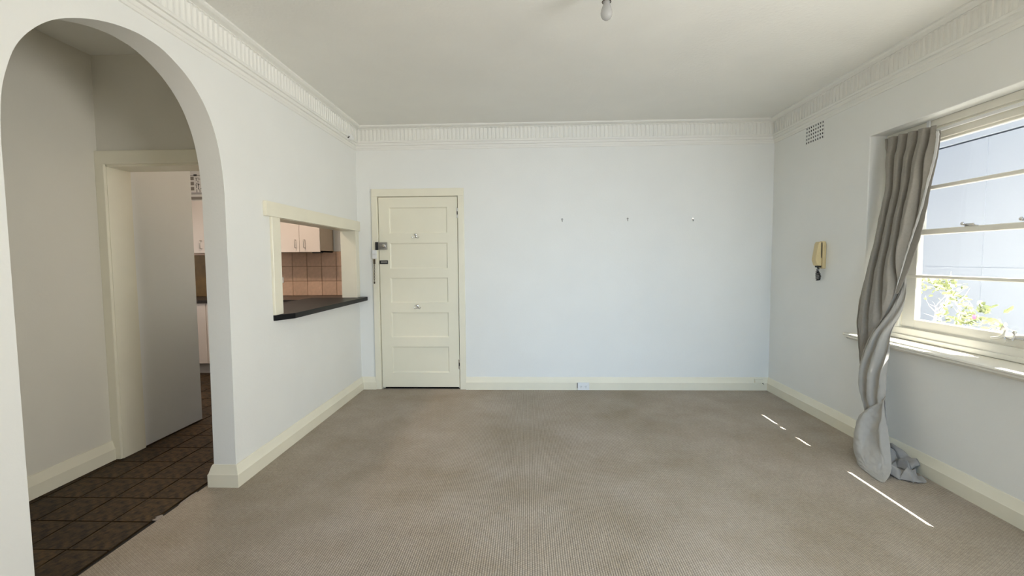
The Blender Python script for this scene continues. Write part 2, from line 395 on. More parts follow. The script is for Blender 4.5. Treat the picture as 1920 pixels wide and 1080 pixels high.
board('baseboard_hall', [[(HX, 0.4, 1, 0), (HX, ky0-0.02, 1, 0)]], M['trim'], 'cream baseboard of the hall wall')

# ------------------------------------------------------------------ cornices (fluted plaster)
def cornice(name, p0, p1, nrm, m0, m1, label):
    """run p0->p1 along a wall, nrm into the room; m0/m1: 1 = mitred end"""
    p0, p1, nrm = Vector(p0), Vector(p1), Vector(nrm)
    d = (p1-p0); L = d.length; d.normalize()
    prof = [(0.0, 2.396, 0), (0.006, 2.398, 0), (0.008, 2.412, 0), (0.011, 2.415, 0), (0.012, 2.426, 0), (0.014, 2.434, 0), (0.026, 2.4365, 0), (0.028, 2.446, 0), (0.024, 2.4485, 0), (0.026, 2.459, 0), (0.036, 2.461, 0), (0.039, 2.473, 0), (0.036, 2.480, 0),
            (0.028, 2.482, 1), (0.029, 2.488, 1), (0.029, 2.535, 1), (0.030, 2.580, 1), (0.031, 2.585, 1), (0.033, 2.587, 2), (0.040, 2.588, 2), (0.041, 2.594, 0), (0.048, 2.596, 3), (0.056, 2.599, 3), (0.064, 2.600, 3), (0.070, 2.602, 0), (0.074, 2.606, 0), (0.080, 2.609, 0), (0.081, 2.613, 0), (0.081, 2.620, 0)]
    pitch = 0.0395
    n = int(L/pitch*8)
    rows = []
    for i in range(n+1):
        s = i/n; a = s*L
        ph = (a/pitch) % 1.0
        # square-ish reed: raised 62 %, groove 38 %
        g = 1.0 if ph < 0.52 else 0.0
        k = min(1, max(0, min((ph-0.0)/0.10, (0.60-ph)/0.10)))
        sc = abs(math.sin(PI*ph))
        row = []
        for p, z, f in prof:
            q = p
            if f == 1: q = p+0.006*k-0.002
            if f == 2: q = p+0.004*k; z = z+0.003*(sc-0.5)
            if f == 3: q = p+0.006*(sc-0.5); z = z+0.002*(sc-0.5)
            t0 = q if m0 else 0.0; t1 = q if m1 else 0.0
            row.append(p0+d*(t0+(L-t0-t1)*s)+nrm*q+Vector((0, 0, z)))
        rows.append(row)
    b = MB(); b.grid(rows)
    bmesh.ops.recalc_face_normals(b.bm, faces=b.bm.faces[:])
    o = b.build(name, M['cornice'], smooth=28)
    return st(o, label)
cornice('trim_1', (XL, REAR, 0), (XL, D, 0), (1, 0, 0), 1, 1, 'fluted white cornice above the arch and hatch')
cornice('trim_2', (XL, D, 0), (XR, D, 0), (0, -1, 0), 1, 1, 'fluted white cornice above the door wall')
cornice('trim_3', (XR, D, 0), (XR, REAR, 0), (-1, 0, 0), 1, 1, 'fluted white cornice above the window wall')

# ------------------------------------------------------------------ entrance door
dr = empty('door_1', (-1.10, D, 0), 'cream five-panel entrance door with rim lock and coat hooks', None, None, 'structure')
LX0, LX1, LZ0, LZ1 = -1.492, -0.702, 0.021, 1.934
FY = D-0.004                      # face of leaf
xs0, xs1 = -1.385, -0.807
rows_z = [(0.172, 0.434), (0.533, 0.782), (0.884, 1.131), (1.227, 1.478), (1.578, 1.831)]
holes = [[(xs0, a), (xs1, a), (xs1, b), (xs0, b)] for a, b in rows_z]
lf = MB().poly_extrude([[(LX0, LZ0), (LX1, LZ0), (LX1, LZ1), (LX0, LZ1)]]+holes, 1, FY, FY+0.036).build('leaf', M['door'], dr)
bv = lf.modifiers.new('round', 'BEVEL'); bv.width = 0.002; bv.segments = 2; bv.limit_method = 'ANGLE'; bv.angle_limit = math.radians(60)
for a, b in rows_z:
    t = MB(); e = 0.010
    # sloped moulding round a flat field
    o_ = [(xs0-0.002, a-0.002), (xs1+0.002, a-0.002), (xs1+0.002, b+0.002), (xs0-0.002, b+0.002)]
    i_ = [(xs0+e, a+e), (xs1-e, a+e), (xs1-e, b-e), (xs0+e, b-e)]
    OV = [t.bm.verts.new((x, FY+0.009, z)) for x, z in o_]; IV = [t.bm.verts.new((x, FY+0.014, z)) for x, z in i_]; KV = [t.bm.verts.new((x, FY+0.030, z)) for x, z in o_]
    for k in range(4):
        t.bm.faces.new((OV[k], OV[(k+1) % 4], IV[(k+1) % 4], IV[k])); t.bm.faces.new((OV[k], KV[k], KV[(k+1) % 4], OV[(k+1) % 4]))
    t.bm.faces.new(IV); t.bm.faces.new(KV[::-1])
    bmesh.ops.recalc_face_normals(t.bm, faces=t.bm.faces[:])
    t.build('panel', M['door'], dr)
# frame: architrave legs, head, lining with stop
def arc(x0, x1, z0, z1): return MB().box(x0, x1, D-0.020, D+0.002, z0, z1, 0.004, 2).build('architrave', M['trim'], dr)
arc(-1.558, -1.500, 0, 1.941); arc(-0.696, -0.635, 0, 1.941); arc(-1.558, -0.635, 1.940, 2.015)
ln = MB(); ln.box(-1.512, -1.4975, D-0.003, D+0.16, 0, 1.95); ln.box(-0.697, -0.688, D-0.003, D+0.16, 0, 1.95); ln.box(-1.51, -0.69, D-0.003, D+0.16, 1.9385, 1.96)
ln.box(-1.50, -1.478, D+0.036, D+0.055, 0, 1.94); ln.box(-0.717, -0.692, D+0.036, D+0.055, 0, 1.94); ln.box(-1.5, -0.69, D+0.036, D+0.055, 1.918, 1.94)
ln.build('door_lining', M['trim'], dr)
for zc in (1.771, 0.257):
    hg = MB(); hg.box(-0.7125, -0.7035, FY-0.002, FY+0.001, zc-0.048, zc+0.048); hg.lathe([(0.0055, -0.05), (0.0055, 0.05)], (-0.6995, FY-0.005, zc), 2, 10)
    for k in (-0.03, 0, 0.03): hg.lathe([(0.0065, k-0.001), (0.0065, k+0.001)], (-0.6995, FY-0.005, zc), 2, 10)
    hgo = hg.build('hinge', M['chrome'], dr, 40)
    hm = MB(); hm.lathe([(0.0068, -0.016), (0.0068, 0.016)], (-0.6995, FY-0.005, zc), 2, 10); hm.build('hinge_pin', M['black'], hgo, 40)
# rim lock: body on leaf, keeper on frame
rl = MB().box(-1.494, -1.408, FY-0.030, FY, 1.416, 1.488, 0.004, 2).build('rim_lock', M['lock'], dr, 40)
MB().box(-1.522, -1.4955, FY-0.034, D-0.018, 1.412, 1.491, 0.003, 2).build('lock_keeper', M['black'], dr, 40)
MB().lathe([(0.018, 0), (0.018, -0.006), (0.013, -0.008), (0.013, -0.02), (0.011, -0.022)], (-1.436, FY-0.030, 1.452), 1, 20).build('knob', M['chrome'], rl, 40)
MB().box(-1.468, -1.436, FY-0.056, FY-0.046, 1.444, 1.456, 0.003, 1).build('turn_lever', M['lock'], rl)
db = MB().box(-1.490, -1.406, FY-0.008, FY, 1.273, 1.309, 0.002, 1).build('mortice_bolt', M['black'], dr)
MB().box(-1.476, -1.414, FY-0.012, FY-0.007, 1.283, 1.299, 0.002, 1).build('slide', M['lock'], db)
for (hx, hz) in ((-1.118, 1.543), (-1.116, 0.838)):
    hk = MB()
    hk.box(hx-0.010, hx+0.010, FY-0.003, FY, hz-0.014, hz+0.028, 0.002, 1)
    hk.lathe([(0.004, -0.018), (0.010, -0.022), (0.010, -0.028), (0.004, -0.031)], (hx, FY, hz+0.018), 1, 12)
    for s in (-1, 1):
        hk.tube([(hx+s*0.003, FY-0.003, hz-0.004), (hx+s*0.012, FY-0.012, hz-0.014), (hx+s*0.024, FY-0.020, hz-0.016), (hx+s*0.033, FY-0.024, hz-0.006), (hx+s*0.035, FY-0.024, hz+0.004)], 0.0036, 8)
    hk.build('coat_hook', M['chrome'], dr, 50)
# security chain and its plate on the left door frame leg
FA = D-0.020
ch = empty('security_chain', (-1.537, FA, 1.30), 'short metal security chain hanging from a white plate on the door frame', 'chain')
MB().box(-1.556, -1.512, FA-0.012, FA, 1.372, 1.412, 0.003, 2).build('plate', M['plastic'], ch)
MB().box(-1.556, -1.512, FA-0.014, FA, 1.328, 1.370, 0.003, 2).build('plate', M['plastic'], ch)
MB().box(-1.546, -1.528, FA-0.014, FA, 1.272, 1.322, 0.004, 2).build('anchor', M['bronze'], ch)
for k in range(11):
    z = 1.268-k*0.0155; pts = []
    for q in range(10):
        a = 2*PI*q/10; u = 0.0055*math.cos(a); v = 0.0105*math.sin(a)
        pts.append((-1.538+(u if k % 2 else 0.0)-0.0003*k, FA-0.009+(0 if k % 2 else u), z+v))
    MB().tube(pts, 0.0017, 6, True).build('link', M['bronze'], ch, 60)
MB().lathe([(0.003, 0.012), (0.007, 0.006), (0.0075, -0.006), (0.003, -0.012)], (-1.541, FA-0.009, 1.088), 2, 12).build('chain_end', M['bronze'], ch, 50)

# ------------------------------------------------------------------ serving hatch
hz0, hz1 = 0.945, 1.609
hfm = empty('trim_4', (XL, 3.75, hz0), 'cream timber frame around the serving hatch', None, None, 'structure')
MB().box(XL, XL+0.026, 2.905, 4.538, 1.600, 1.697, 0.003, 2).build('head_board', M['trim'], hfm)
MB().box(XL, XL+0.018, 2.975, 3.075, hz0, 1.602, 0.002, 1).build('side_board', M['trim'], hfm)
MB().box(XL, XL+0.018, 4.436, 4.515, hz0, 1.602, 0.002, 1).build('side_board', M['trim'], hfm)
MB().box(XL2-0.004, XL+0.004, 3.052, 3.073, hz0, 1.602).build('jamb_lining', M['trim'], hfm)
MB().box(XL2-0.004, XL+0.004, 4.438, 4.455, hz0, 1.602).build('jamb_lining', M['trim'], hfm)
MB().box(XL2-0.004, XL+0.004, 3.052, 4.455, 1.598, 1.614).build('head_lining', M['trim'], hfm)
lg = MB().poly_extrude([[(-1.735, 2.985), (-1.700, 2.975), (-1.628, 3.115), (-1.622, 4.536), (-1.706, 4.536), (-1.706, 4.450), (-2.16, 4.450), (-2.19, 3.080), (-1.72, 3.078)]], 2, 0.907, 0.945).build('hatch_ledge', M['ledge'])
lg.data.transform(Matrix.Translation((1.75, -3.8, -0.907))); lg.location = (-1.75, 3.8, 0.907)
tag(lg, 'black serving ledge projecting under the hatch opening', 'shelf')
bv = lg.modifiers.new('round', 'BEVEL'); bv.width = 0.003; bv.segments = 2; bv.limit_method = 'ANGLE'

# ------------------------------------------------------------------ kitchen doorway trim, kitchen units
kd = empty('trim_5', (-2.4, ky0, 0), 'cream door frame between hall and kitchen', None, None, 'structure')
MB().box(HX, -2.712, ky0-0.022, ky0, 0, 1.935, 0.004, 2).build('architrave', M['trim'], kd)
MB().box(HX, XL2, ky0-0.022, ky0, 1.933, 2.018, 0.004, 2).build('architrave', M['trim'], kd)
MB().box(-1.96, -1.88, ky0-0.022, ky0, 0, 1.935, 0.004, 2).build('architrave', M['trim'], kd)
MB().box(-2.728, -2.708, ky0-0.004, ky1+0.004, 0, 1.935).build('jamb_lining', M['trim'], kd)
MB().box(-1.96, -1.944, ky0-0.004, ky1+0.004, 0, 1.935).build('jamb_lining', M['trim'], kd)
MB().box(-2.728, -1.944, ky0-0.004, ky1+0.004, 1.920, 1.935).build('head_lining', M['trim'], kd)

def handle(x, y, z0, z1, parent):
    MB().tube([(x, y, z0), (x, y-0.032, z0), (x, y-0.036, z0+0.005), (x, y-0.036, z1-0.005), (x, y-0.032, z1), (x, y, z1)], 0.0042, 8).build('handle', M['steel'], parent, 60)
CY = 5.40
def wall_unit(x0, x1, seams, hx, label):
    u = empty('wall_cabinet', ((x0+x1)/2, 5.76, 1.415), label, 'cabinet', 'kitchen wall cabinets')
    b = MB(); b.box(x0, x1, CY+0.002, 5.762, 1.415, 1.432); b.box(x0, x0+0.016, CY+0.002, 5.762, 1.415, 2.045); b.box(x1-0.016, x1, CY+0.002, 5.762, 1.415, 2.045); b.box(x0, x1, CY+0.002, 5.762, 2.029, 2.045); b.box(x0, x1, 5.75, 5.762, 1.415, 2.045)
    b.build('body', M['cabside'], u)
    ed = [x0]+seams+[x1]
    for (a, c), h in zip(zip(ed, ed[1:]), hx):
        d_ = MB().box(a+0.0018, c-0.0018, CY-0.016, CY, 1.417, 2.043, 0.0015, 1).build('door', M['cab'], u)
        handle(h, CY-0.016, 1.468, 1.562, d_)
wall_unit(-2.982, -2.486, [-2.735], [-2.776, -2.668], 'pale pink double-door wall cabinet seen through the serving hatch')
wall_unit(-3.476, -2.984, [-3.230], [-3.27, -3.19], 'pale pink wall cabinet hidden behind the left board of the hatch')
wall_unit(-3.636, -3.478, [], [-3.50], 'narrow single-door wall cabinet between arch and hatch views')
wall_unit(-4.140, -3.638, [-3.889], [-3.929, -3.849], 'pale pink wall cabinet seen through the arch, under the poster')
st(MB().box(-2.60, -2.488, 5.42, 5.47, 1.403, 1.4155).build('trim_6', M['black']), 'thin dark strip under the wall cabinet in the hatch')  # black strip drawn for a dark line below the cabinet
def base_unit(x0, x1, label):
    u = empty('base_cabinet', ((x0+x1)/2, 5.76, 0), label, 'cabinet', 'kitchen base cabinets')
    MB().box(x0, x1, 5.178, 5.75, 0.115, 0.83).build('body', M['cab'], u)
    MB().box(x0+0.002, x1-0.002, 5.16, 5.176, 0.120, 0.826, 0.0015, 1).build('door', M['cab'], u)
    MB().box(x0, x1, 5.205, 5.225, -0.006, 0.115).build('kickboard', M['kick'], u)
base_unit(-4.262, -3.762, 'pale base cabinet seen in the gap between arch and kitchen wall')
base_unit(-3.758, -3.262, 'base cabinet right of the seam in the arch gap')
base_unit(-3.258, -2.60, 'base cabinet under the worktop seen through the hatch')
wt = tag(MB().box(-4.30, -2.10, 5.138, 5.762, 0.832, 0.866, 0.003, 1).build('worktop', M['bench'], loc=(-3.2, 5.45, 0.832)), 'dark kitchen worktop below the terracotta tiles', 'worktop')
sp = st(MB().box(-4.60, -2.10, 5.752, 5.766, 0.862, 1.43).build('wall_splashback', M['splashgrout']), 'splashback of square terracotta tiles')
tm = None
TXP, TZP = 0.190, 0.1875
for i in range(-10, 2):
    for j in range(3):
        xc, zc = -2.545+i*TXP, 0.866+TZP*(j+0.5)
        if tm is None:
            o = MB().box(-TXP/2+0.0022, TXP/2-0.0022, -0.005, 0.005, -TZP/2+0.0022, TZP/2-0.0022, 0.003, 1).build('tile', M['splash'], sp); tm = o.data
        else:
            o = bpy.data.objects.new('tile', tm); C.objects.link(o); o.parent = sp
        o.location = (xc, 5.749+random.uniform(-0.0006, 0.0006), zc); o.rotation_euler = (random.uniform(-0.004, 0.004), 0, random.uniform(-0.004, 0.004))
ko = empty('power_outlet', (-3.175, 5.742, 1.07), 'white power point on the terracotta tiles seen in the hatch', 'outlet')
MB().box(-3.215, -3.135, 5.732, 5.743, 1.036, 1.106, 0.003, 2).build('plate', M['plastic'], ko)
MB().box(-3.153, -3.143, 5.729, 5.733, 1.078, 1.094, 0.001, 1).build('switch', M['plastic'], ko)
bd = MB().box(-4.37, -4.07, 5.700, 5.722, 0.867, 1.395, 0.004, 1).build('brown_strip_board', M['board'], loc=(-4.22, 5.71, 0.867))  # added board for a dark brown strip of unknown nature
tag(bd, 'dark amber board added for an unidentified brown strip in the arch gap', 'board')
# ceiling lamp out of view, added to light the kitchen cabinets
kl = empty('added_ceiling_lamp', (-2.80, 4.15, H), 'unseen round white ceiling lamp added to light the kitchen', 'lamp')
MB().lathe([(0.17, 0.0), (0.17, -0.02), (0.165, -0.03)], (-2.80, 4.15, H), 2, 32).build('housing', M['plastic'], kl, 40)
kd_ = lamp('kitchen_fill_light', 'AREA', (-2.80, 4.15, H-0.035), (0, 0, -1), 40, (1.0, 0.80, 0.64), 0.3, 0.3)
kd_.data.shape = 'DISK'
# poster on the bulkhead above the arch-side cabinet
po = empty('wall_poster', (-3.95, 5.392, 2.26), 'grey and white printed poster above the kitchen cabinet seen through the arch', 'poster')
px0, px1 = -4.058, -3.72
MB().box(px0, px1, 5.386, 5.394, 2.052, 2.56).build('sheet', M['paper'], po)
ik = MB(); ig = MB()
def ibox(b, x0, x1, z0, z1): b.box(x0, x1, 5.3848, 5.3865, z0, z1)
for k, z in enumerate((2.285, 2.225, 2.165)):
    ibox(ig, px0+0.022, px0+0.066, z, z+0.04)
ibox(ik, px0+0.02, px1, 2.338, 2.343); ibox(ik, px0+0.065, px0+0.105, 2.332, 2.353)
random.seed(11)
for k in range(34):
    x = px0+0.075+random.random()*0.20; z = 2.13+random.random()*0.18
    if k % 2: ibox(ik, x, x+0.014+0.03*random.random(), z, z+0.005)
    else: ibox(ik, x, x+0.006, z, z+0.012+0.03*random.random())
for z in (2.118, 2.131): ibox(ik, px0+0.03, px1-0.02, z, z+0.006)
ibox(ig, px0+0.020, px1, 2.054, 2.088)
ik.build('print', M['ink'], po); ig.build('print', M['inkgrey'], po)

# ------------------------------------------------------------------ window in the right wall
wn = empty('window_1', (2.49, 1.9, WZ0), 'white painted multi-pane window above the sill', None, None, 'structure')
XF0, XF1 = 2.488, 2.575
def wpart(name, x0, x1, y0, y1, z0, z1, bev=0.003): return MB().box(x0, x1, y0, y1, z0, z1, bev, 1).build(name, M['window'], wn)
# outer frame
hd = MB(); hd.box(XF0, XF1, WY0, WY1, 2.060, WZ1, 0.003, 1); hd.box(XF0+0.014, XF1, WY0, WY1, 2.020, 2.062, 0.003, 1); hd.box(XF0-0.012, XF0+0.004, WY0, WY1, 2.090, WZ1, 0.003, 1)
hd.build('head', M['window'], wn)
wpart('jamb', XF0, XF1, 3.150, WY1, WZ0, WZ1); wpart('jamb', XF0, XF1, WY0, 1.34, WZ0, WZ1)
wpart('frame_sill', XF0-0.004, XF1, WY0, WY1, 0.735, 0.835)
wpart('frame_bead', XF0-0.006, XF0+0.004, WY0, WY1, 2.076, 2.083, 0.002); wpart('frame_bead', XF0-0.016, XF0+0.004, WY0, WY1, 0.762, 0.790)
bays = [(2.356, 3.040), (1.405, 2.012)]
XS = 2.512
for k, (a, b) in enumerate(bays):
    if k: wpart('mullion', XF0, XF1, b+0.038, 2.318, 0.83, 2.03)
    # upper sash
    wpart('stile', XS+0.004, XS+0.040, b, b+0.040 if k else 3.152, 1.44, 2.022); wpart('stile', XS+0.004, XS+0.040, a-0.040, a, 1.44, 2.022)
    wpart('top_rail', XS+0.004, XS+0.040, a, b, 2.006, 2.024)
    wpart('glazing_bar', XS+0.002, XS+0.040, a, b, 1.722, 1.744)
    wpart('meeting_rail', XS-0.014, XS+0.040, a-0.04, b+0.04, 1.440, 1.474)
    # lower sash
    wpart('stile', XS-0.010, XS+0.026, b, b+0.104 if not k else b+0.040, 0.83, 1.446); wpart('stile', XS-0.010, XS+0.026, a-0.040, a, 0.83, 1.446)
    wpart('bottom_rail', XS-0.010, XS+0.028, a-0.002, b+0.002, 0.832, 0.897)
    wpart('glazing_bar', XS-0.012, XS+0.026, a-0.002, b+0.07, 1.167, 1.188)
    for z0, z1, xg in ((1.743, 2.007, XS+0.022), (1.473, 1.723, XS+0.022), (1.187, 1.441, XS+0.008), (0.896, 1.168, XS+0.008)):
        MB().box(xg, xg+0.003, a-0.003, b+0.003, z0, z1).build('pane', M['glass'], wn)
# catches on the meeting rail
for yc in (2.700, 2.385):
    c = MB(); c.box(XS-0.012, XS+0.004, yc-0.040, yc+0.030, 1.474, 1.480, 0.002, 1); c.box(XS-0.016, XS-0.006, yc-0.030, yc+0.035, 1.480, 1.490, 0.003, 1)
    c.lathe([(0.004, -0.010), (0.010, -0.004), (0.010, 0.004), (0.004, 0.010)], (XS-0.012, yc+0.040, 1.490), 2, 12)
    c.build('catch', M['chrome'], wn, 50)
# stay and pin on the bottom rail
s_ = MB(); s_.box(XS-0.030, XS-0.008, 2.372, 2.470, 0.876, 0.884, 0.002, 1); s_.lathe([(0.004, 0.0), (0.004, 0.016), (0.010, 0.020), (0.011, 0.026), (0.006, 0.033)], (XS-0.020, 2.418, 0.884), 2, 12)
for yy in (2.450, 2.412): s_.lathe([(0.006, -0.004), (0.006, 0.0)], (XS-0.030, yy, 0.874), 0, 10)
s_.build('stay_bracket', M['chrome'], wn, 50)
s2 = MB(); s2.tube([(XS-0.018, 2.535, 0.862), (XS-0.022, 2.49, 0.872), (XS-0.03, 2.46, 0.888), (XS-0.026, 2.452, 0.925), (XS-0.018, 2.472, 0.935), (XS-0.016, 2.490, 0.912)], 0.0075, 8); s2.lathe([(0.014, -0.012), (0.014, 0.0)], (XS-0.010, 2.47, 0.862), 0, 12)
s2.build('casement_stay', M['window'], wn, 60)
s3 = MB(); s3.tube([(XF0-0.004, 2.345, 0.830), (XF0-0.010, 2.345, 0.850), (XF0-0.010, 2.325, 0.880), (XF0-0.006, 2.300, 0.890)], 0.007, 8); s3.box(XF0-0.012, XF0+0.004, 2.33, 2.40, 0.826, 0.834, 0.002, 1)
s3.build('stay_arm', M['window'], wn, 60)
# inner sill board with moulded nosing
prof = [(XF0+0.01, 0.745), (XF0+0.01, 0.760), (2.298, 0.757), (2.288, 0.753), (2.285, 0.746), (2.290, 0.741), (2.298, 0.737), (2.298, 0.728), (2.310, 0.724), (2.320, 0.712), (2.345, 0.705), (XR+0.002, 0.703), (XR+0.002, 0.745)]
sl = MB().poly_extrude([prof], 1, WY0-0.09, 3.390)
for v in sl.bm.verts:
    if v.co.x > XR+0.0021: v.co.y = min(max(v.co.y, WY0), WY1)
so = sl.build('window_sill', M['window'], wn, 40)
# sheet of reveal lining is plaster (part of the wall); curtain track under the soffit
tr = MB(); tr.box(2.462, 2.476, 1.25, 3.285, 2.052, 2.070, 0.002, 1)
for yy in (1.3, 2.0, 2.95): tr.box(2.464, 2.472, yy, yy+0.02, 2.070, 2.1355)
trk = tag(tr.build('curtain_track', M['plastic'], loc=(2.468, 1.9, 2.135)), 'white curtain track fixed under the window head', 'curtain track')

# ------------------------------------------------------------------ outside: neighbour wall, eave, ground, plant
nb = empty('building', (5.6, 3.0, -0.5), 'pale painted wall of the neighbouring building outside the window', 'building')
NX = 5.5
MB().box(NX, NX+0.3, -6.0, 14.0, -0.5, 2.73).build('wall', M['neighbour'], nb)
MB().box(NX+0.10, NX+0.3, -6.0, 14.0, 2.72, 2.76).build('shadow_line_back', M['kick'], nb)  # recessed darker backing imitates the shadow line under the fascia
MB().box(NX-0.004, NX+0.3, -6.0, 14.0, 2.752, 3.06, 0.004, 1).build('fascia_band', M['neighbour'], nb)
pl = MB()
for z in (0.30, 1.16): pl.box(NX-0.006, NX+0.001, -6, 14, z, z+0.008)
pl.build('groove_bead', M['neighbour'], nb)
for y in (1.6, 3.6, 5.75, 7.9): MB().box(NX-0.006, NX+0.001, y, y+0.008, -0.5, 2.73).build('joint_bead', M['neighbour'], nb)
st(MB().box(XO, NX, -8, 16, -0.32, -0.2).build('floor', M['ground']), 'unseen ground outside, made pale to bounce sun up to the ceiling')
ZE = 2.78; XE = 1.935+ZE*(0.342/0.757)  # unseen eave edge placed to trim the sunbeam to a thin floor streak
st(MB().box(XO-0.02, XE, REAR-1.5, D+3.0, ZE, ZE+0.10).build('trim_7', M['eave']), 'unseen eave over the window, edge set to narrow the sunbeam')

bp_ = empty('flowering_shrub', (3.22, 3.6, -0.5), 'sunlit leafy shrub with bare twigs and a pink flower outside the window', 'shrub')
random.seed(5)
stems = MB()
def branch(p, d, L, r, lvl):
    pts = [Vector(p)]; dd = Vector(d).normalized(); n = 5
    for k in range(n):
        dd = (dd+Vector((random.uniform(-.35, .35), random.uniform(-.45, .45), random.uniform(-.25, .3)))*0.6).normalized()
        pts.append(pts[-1]+dd*L/n)
    stems.tube(pts, [r*(1-0.12*k) for k in range(n+1)], 5)
    if lvl:
        for q in pts[2:]:
            if random.random() < 0.8:
                branch(q, (dd+Vector((random.uniform(-.8, .8), random.uniform(-1, 1), random.uniform(-.4, .6)))), L*0.62, r*0.6, lvl-1)
for (y, z1) in ((3.62, 0.95), (3.75, 0.98), (3.86, 0.92), (3.45, 0.80)):
    stems.tube([(3.22, 3.66, -0.5), (3.22, (3.66+y)/2, 0.1), (3.2, y, 0.62)], [0.012, 0.010, 0.007], 6)
    branch((3.2, y, 0.62), (0, random.uniform(-.3, .3), 1), 0.30, 0.0055, 2)
stems.tube([(3.22, 3.64, -0.5), (3.22, 3.5, 0.3), (3.2, 3.36, 0.78)], [0.01, 0.008, 0.005], 6)
stems.build('twigs', M['bark'], bp_, 60)
lv = MB()
def leaf(c, s):
    a = Vector((random.uniform(-1, 1), random.uniform(-1, 1), random.uniform(-0.4, 0.9))).normalized()
    b = a.cross(Vector((random.uniform(-1, 1), random.uniform(-1, 1), random.uniform(-1, 1)))).normalized(); nrm = a.cross(b)
    c = Vector(c)
    P = [c, c+a*s*0.35+b*s*0.30+nrm*s*0.05, c+a*s*0.75+b*s*0.22+nrm*s*0.02, c+a*s-nrm*s*0.08, c+a*s*0.75-b*s*0.22+nrm*s*0.02, c+a*s*0.35-b*s*0.30+nrm*s*0.05]
    V = [lv.bm.verts.new(p) for p in P]
    lv.bm.faces.new((V[0], V[1], V[2], V[3])); lv.bm.faces.new((V[0], V[3], V[4], V[5]))
for (cy, cz, ry, rz, n) in ((3.75, 1.095, 0.17, 0.045, 80), (3.59, 1.03, 0.085, 0.075, 60), (3.88, 1.06, 0.05, 0.05, 25), (3.43, 0.89, 0.13, 0.06, 60), (3.48, 0.83, 0.12, 0.04, 35), (3.27, 0.815, 0.11, 0.035, 40), (3.31, 0.93, 0.05, 0.03, 15), (3.7, 0.6, 0.3, 0.12, 60)):
    for _ in range(n):
        leaf((3.2+random.gauss(0, 0.06), cy+random.uniform(-ry, ry), cz+random.uniform(-rz, rz)), random.uniform(0.03, 0.055))
tag(lv.build('leaves', M['leaf'], bp_), None, None, None, 'stuff')
fm = MB()
for k in range(7):
    a = 2*PI*k/7
    c = Vector((3.15, 3.325, 0.875)); e = Vector((-0.3, math.cos(a), math.sin(a)))*0.017; q = Vector((0, -math.sin(a), math.cos(a)))*0.010
    V = [fm.bm.verts.new(p) for p in (c, c+e*0.6+q, c+e*1.1, c+e*0.6-q)]
    fm.bm.faces.new(V)
fm.build('flower', M['flower'], bp_)

# ------------------------------------------------------------------ curtain
cu = empty('curtain', (2.25, 2.95, 0), 'long grey curtain bunched at the far end of the window, trailing on the carpet', 'curtain')
def lerp(a, b, t): return a+(b-a)*t
def interp(rows, t):
    x = t*(len(rows)-1); i = min(int(x), len(rows)-2); f = x-i
    P = [rows[max(i-1, 0)], rows[i], rows[i+1], rows[min(i+2, len(rows)-1)]]
    out = []
    for k in range(len(rows[0])):
        p0, p1, p2, p3 = [q[k] for q in P]
        out.append(0.5*((2*p1)+(-p0+p2)*f+(2*p0-5*p1+4*p2-p3)*f*f+(-p0+3*p1-3*p2+p3)*f**3))
    return out
def drape(rows, nt_, nu, fold, name, m, thick=0.002, wrk=0.0):
    """rows: (Lx,Ly,Lz, Rx,Ry,Rz, k folds, amp, phase, bulge)"""
    G = []
    for it in range(nt_+1):
        r = interp(rows, it/nt_)
        Lp, Rp = Vector(r[0:3]), Vector(r[3:6]); k, amp, ph, bul = r[6:10]
        d = Rp-Lp; n_ = Vector((d.y, -d.x, 0))
        if n_.length < 1e-5: n_ = Vector((-1, 0, 0))
        n_.normalize()
        if n_.dot(Vector((-0.53, -0.85, 0))) < 0: n_ = -n_
        line = []
        for iu in range(nu+1):
            u = iu/nu
            th = 2*PI*(k*u+ph)
            wob = noise.noise(Vector((u*5.0, it/nt_*6.0, 3.1)))*0.35
            c = math.cos(th+wob)
            dp = fold(c, u, it/nt_)
            lat = 0.045/max(k, 1)*math.sin(2*(th+wob))*0.5
            ed = min(1, u*9, (1-u)*9); ed = ed*ed*(3-2*ed)
            p = Lp+d*(u+lat*ed)+n_*(ed*amp*dp+bul*4*u*(1-u)+0.004*noise.noise(Vector((u*14, it/nt_*22, 9.0)))+wrk*ed*(abs(noise.noise(Vector((u*3.0+it/nt_*4.0, it/nt_*9.0-u*4.0, 4.0))))-0.3))
            line.append(p)
        G.append(line)
    b = MB(); b.grid(G)
    o = b.build(name, m, cu, 180)
    s = o.modifiers.new('cloth', 'SOLIDIFY'); s.thickness = thick; s.offset = 0
    return o
def f0(c, u, t): return 1-2*((1-c)/2)**3
def f1(c, u, t): return (abs(c)**0.7)*(1 if c > 0 else -1)
